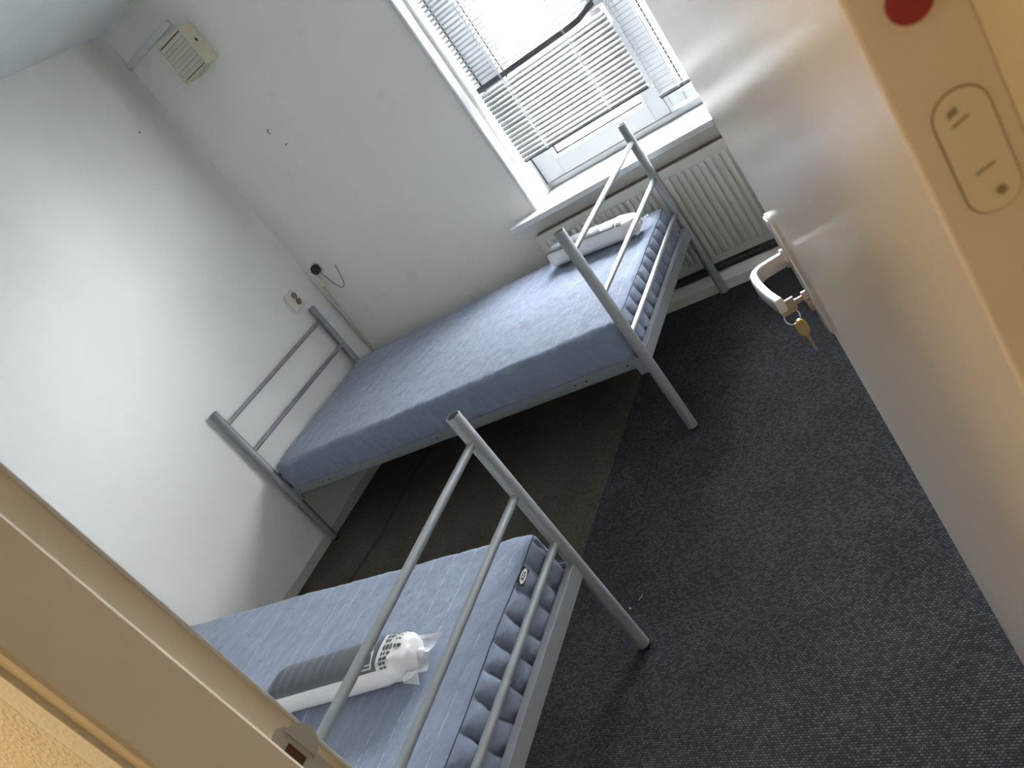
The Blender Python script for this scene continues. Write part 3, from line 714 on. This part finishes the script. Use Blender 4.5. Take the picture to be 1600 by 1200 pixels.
# ------------------------------------------------------------------ rolled pillows in film
def make_package(label, loc, rz, tip=1.0, roll=0.0, seed=0):
    """pillow rolled tight: local +x along the roll, grey printed sleeve, clear film with flat pinched ends"""
    L, ah, bh = 0.47, 0.058, 0.043
    t = thing('rolled_pillow', label, 'pillow', loc, rz, 'rolled pillows in clear film')
    def surf(u, th, off=0.0):
        """u along the roll 0..1, th angle: 0 = +y side, 90 = top"""
        a, bb = ah, bh
        e = 1.0
        if u > 0.80: e = 1.0 - 0.10 * sstep((u - 0.80) / 0.20)
        if u < 0.04: e = 0.90 + 0.10 * math.sqrt(max(0, u / 0.04))
        if u > 0.95: e *= 0.72 + 0.28 * math.sqrt(max(0, (1 - u) / 0.05))
        lump = 0.0 if 0.08 < u < 0.80 else 0.005 * noise.noise(Vector((u * 16 + seed, math.cos(th) * 1.6, math.sin(th) * 1.6)))
        c, s = math.cos(th), math.sin(th)
        k = 2.0 / 2.6
        y = (a * e + off + lump) * math.copysign(abs(c) ** k, c); z = (bb * e + off + lump) * math.copysign(abs(s) ** k, s)
        return Vector((u * L - L / 2, y, z + bh))
    def shell(name, u0, u1, a0, a1, nu, na, off, material, parent, wr=0.0, closed=False):
        bm = bmesh.new(); g = []
        for i in range(nu + 1):
            u = u0 + (u1 - u0) * i / nu; row = []
            for j in range(na + (0 if closed else 1)):
                th = math.radians(a0 + (a1 - a0) * j / na) + roll
                o_ = off + wr * noise.noise(Vector((u * 26 + seed, th * 2.2, 3.0)))
                row.append(bm.verts.new(surf(u, th, o_)))
            g.append(row)
        for i in range(nu):
            for j in range(na):
                j2 = (j + 1) % na if closed else j + 1
                bm.faces.new((g[i][j], g[i + 1][j], g[i + 1][j2], g[i][j2]))
        if closed:
            bm.faces.new(g[0]); bm.faces.new(g[-1][::-1])
        bmesh.ops.recalc_face_normals(bm, faces=bm.faces[:])
        return obj(name, bm, material, parent, smooth=60)
    body = shell('pillow_roll', 0, 1, 0, 360, 60, 44, 0.0, M_PILLOW, t, closed=True)
    # grey sleeve printed over the top; ridges in its first half
    bm = bmesh.new(); g = []
    U0, U1 = 0.0, 0.84
    nu, na = 90, 22
    T0, T1 = -8, 146
    for i in range(nu + 1):
        u = U0 + (U1 - U0) * i / nu; row = []
        for j in range(na + 1):
            th = math.radians(T0 + (T1 - T0) * j / na) + roll
            rid = 0.0026 * abs(math.sin(u * PI / 0.076)) * sstep((0.60 - u) / 0.12) * math.sin(PI * j / na) ** 0.5
            row.append(bm.verts.new(surf(u, th, 0.0008 + rid)))
        g.append(row)
    for i in range(nu):
        for j in range(na): bm.faces.new((g[i][j], g[i + 1][j], g[i + 1][j + 1], g[i][j + 1]))
    bmesh.ops.recalc_face_normals(bm, faces=bm.faces[:])
    sl = obj('sleeve', bm, M_SLEEVE, t, smooth=60); sl['label'] = 'dark grey printed sleeve'
    def patch(u0, u1, a0, a1, off, nn=4):
        bm = bmesh.new(); g = [[bm.verts.new(surf(u0 + (u1 - u0) * i / nn, math.radians(a0 + (a1 - a0) * j / nn) + roll, off)) for j in range(nn + 1)] for i in range(nn + 1)]
        for i in range(nn):
            for j in range(nn): bm.faces.new((g[i][j], g[i + 1][j], g[i + 1][j + 1], g[i][j + 1]))
        return bm
    # white border of the sleeve and rows of printed text on the wrapping
    obj('sleeve_border', patch(0.836, 0.850, -8, 146, 0.0013, 16), M_ICON, sl)
    rnd = random.Random(5 + seed)
    tx = bmesh.new()
    for k in range(11):
        a = 4 + k * 13.5
        u = 0.858
        for w in range(rnd.randint(2, 3)):
            l = rnd.uniform(0.012, 0.022)
            bm = patch(u, u + l, a, a + 8.5, 0.0014, 2)
            me = bpy.data.meshes.new('tmp'); bm.to_mesh(me); bm.free(); tx.from_mesh(me); bpy.data.meshes.remove(me)
            u += l + 0.005
    for k in range(6):
        a = 24 + k * 13.0; u = 0.93
        for w in range(2):
            l = rnd.uniform(0.012, 0.026)
            bm = patch(u, u + l, a, a + 4.5, 0.0018, 2)
            me = bpy.data.meshes.new('tmp'); bm.to_mesh(me); bm.free(); tx.from_mesh(me); bpy.data.meshes.remove(me)
            u += l + 0.006
    o = obj('printed_text', tx, M_INK, t); o['kind'] = 'stuff'
    # bed pictogram: outlined box on a bar
    ic = bmesh.new()
    for (u0, u1, a0, a1) in ((0.715, 0.810, 92, 96), (0.715, 0.724, 93, 122), (0.801, 0.810, 93, 134), (0.680, 0.810, 121, 125), (0.680, 0.810, 132, 136), (0.680, 0.689, 122, 134)):
        bm = patch(u0, u1, a0, a1, 0.0016, 3)
        me = bpy.data.meshes.new('tmp'); bm.to_mesh(me); bm.free(); ic.from_mesh(me); bpy.data.meshes.remove(me)
    obj('pictogram', ic, M_ICON, sl)
    # film: loose skin with pinched, flattened ends
    bm = bmesh.new(); g = []; na = 40
    us = [-0.06, -0.04, -0.02, 0.0] + [i / 40 for i in range(1, 41)] + [1.02, 1.04, 1.06]
    for u in us:
        row = []
        for j in range(na):
            th = 2 * PI * j / na
            if u < 0: f = 1 + u / 0.06 * 0.96
            elif u > 1: f = 1 - (u - 1) / 0.06 * 0.96
            else: f = 1
            q = surf(min(max(u, 0.0), 1.0), th, 0.0030 + 0.0022 * noise.noise(Vector((u * 22 + seed, math.cos(th) * 3, math.sin(th) * 3))))
            q.x = u * L - L / 2
            if f < 1:
                zc = 0.022 if u < 0 else 0.030
                q.z = zc + (q.z - zc) * max(f, 0.03); q.y *= 1.0 + 0.10 * (1 - f)
                q.x += 0.018 * noise.noise(Vector((q.y * 30, u * 9, seed + 1.5))) * (1 - f) * 1.5
                q.z = max(q.z, 0.002)
            row.append(bm.verts.new(q))
        g.append(row)
    # one corner of the end fin drawn out to a point
    for j in range(na):
        th = 2 * PI * j / na; q = g[-1][j]
        q.co.x += tip * 0.010 * max(0, math.cos(th)) ** 3; q.co.y += tip * 0.006 * max(0, math.cos(th)) ** 3; q.co.z += 0.012 * max(0, math.cos(th))
    for A_, B_ in zip(g, g[1:]):
        for j in range(na): bm.faces.new((A_[j], A_[(j + 1) % na], B_[(j + 1) % na], B_[j]))
    bmesh.ops.recalc_face_normals(bm, faces=bm.faces[:])
    ends = bmesh.new()
    obj('film', bm, M_FILM, t, smooth=50)
    # crimped, milky film ends: two-sided flat fins with a drawn-out corner
    for sgn, n_ in ((-1, 6), (1, 7)):
        top, bot = [], []
        for j in range(n_ + 1):
            yy = -1.12 + 2.24 * j / n_
            e = 0.014 + 0.008 * noise.noise(Vector((j * 1.3, seed + sgn, 0.5)))
            if sgn > 0: e += 0.009 * max(0, yy) ** 4 * tip + 0.006
            x_in = sgn * (L / 2 - 0.010 - 0.012 * abs(yy)); zf = 0.030 + 0.010 * math.sin(j * 2.1 + seed)
            top.append((x_in, yy * ah * 0.98, zf + 0.014 * (1 - yy * yy)))
            bot.append((sgn * (L / 2 + e), yy * ah * 1.10, max(0.004, zf * (0.55 + 0.3 * math.sin(j * 1.7)))))
        bm = bmesh.new()
        A_ = [bm.verts.new(q) for q in top]; B_ = [bm.verts.new(q) for q in bot]
        A2 = [bm.verts.new((q[0], q[1], max(0.003, q[2] - 0.0008))) for q in top]; B2_ = [bm.verts.new((q[0], q[1], q[2] - 0.0008)) for q in bot]
        for j in range(n_):
            bm.faces.new((A_[j], A_[j + 1], B_[j + 1], B_[j])); bm.faces.new((A2[j], B2_[j], B2_[j + 1], A2[j + 1]))
            bm.faces.new((B_[j], B_[j + 1], B2_[j + 1], B2_[j]))
        bmesh.ops.recalc_face_normals(bm, faces=bm.faces[:])
        obj('film_end', bm, M_FILM_END, t)
    ends.free()
    return t
make_package('rolled pillow with grey sleeve in clear film on the near mattress', (1.672, -2.460, 0.509), math.radians(7), seed=0)
make_package('rolled pillow in crumpled film on the mattress below the window', (1.79, -0.34, 0.509), math.radians(-12), tip=0.4, roll=math.radians(-8), seed=9)

# ------------------------------------------------------------------ scraps on the carpet
ln_ = thing('lint_flake', 'tiny pale flake on the carpet beside the near bed leg', 'lint', (2.017, -1.895, 0.0))
b = bmesh.new(); bmesh.ops.create_icosphere(b, subdivisions=1, radius=0.0045)
for v in b.verts: v.co.z = max(0, v.co.z * 0.5 + 0.001); v.co += Vector((random.uniform(-1, 1), random.uniform(-1, 1), 0)) * 0.0012
obj('flake', b, M_LINT, ln_)
th_ = tag(obj('thread', tb([(2.040, -1.870, 0.0012), (2.047, -1.860, 0.0015), (2.052, -1.846, 0.0012)], 0.0009, 5), M_LINT), 'short pale thread on the carpet next to the flake', 'thread')
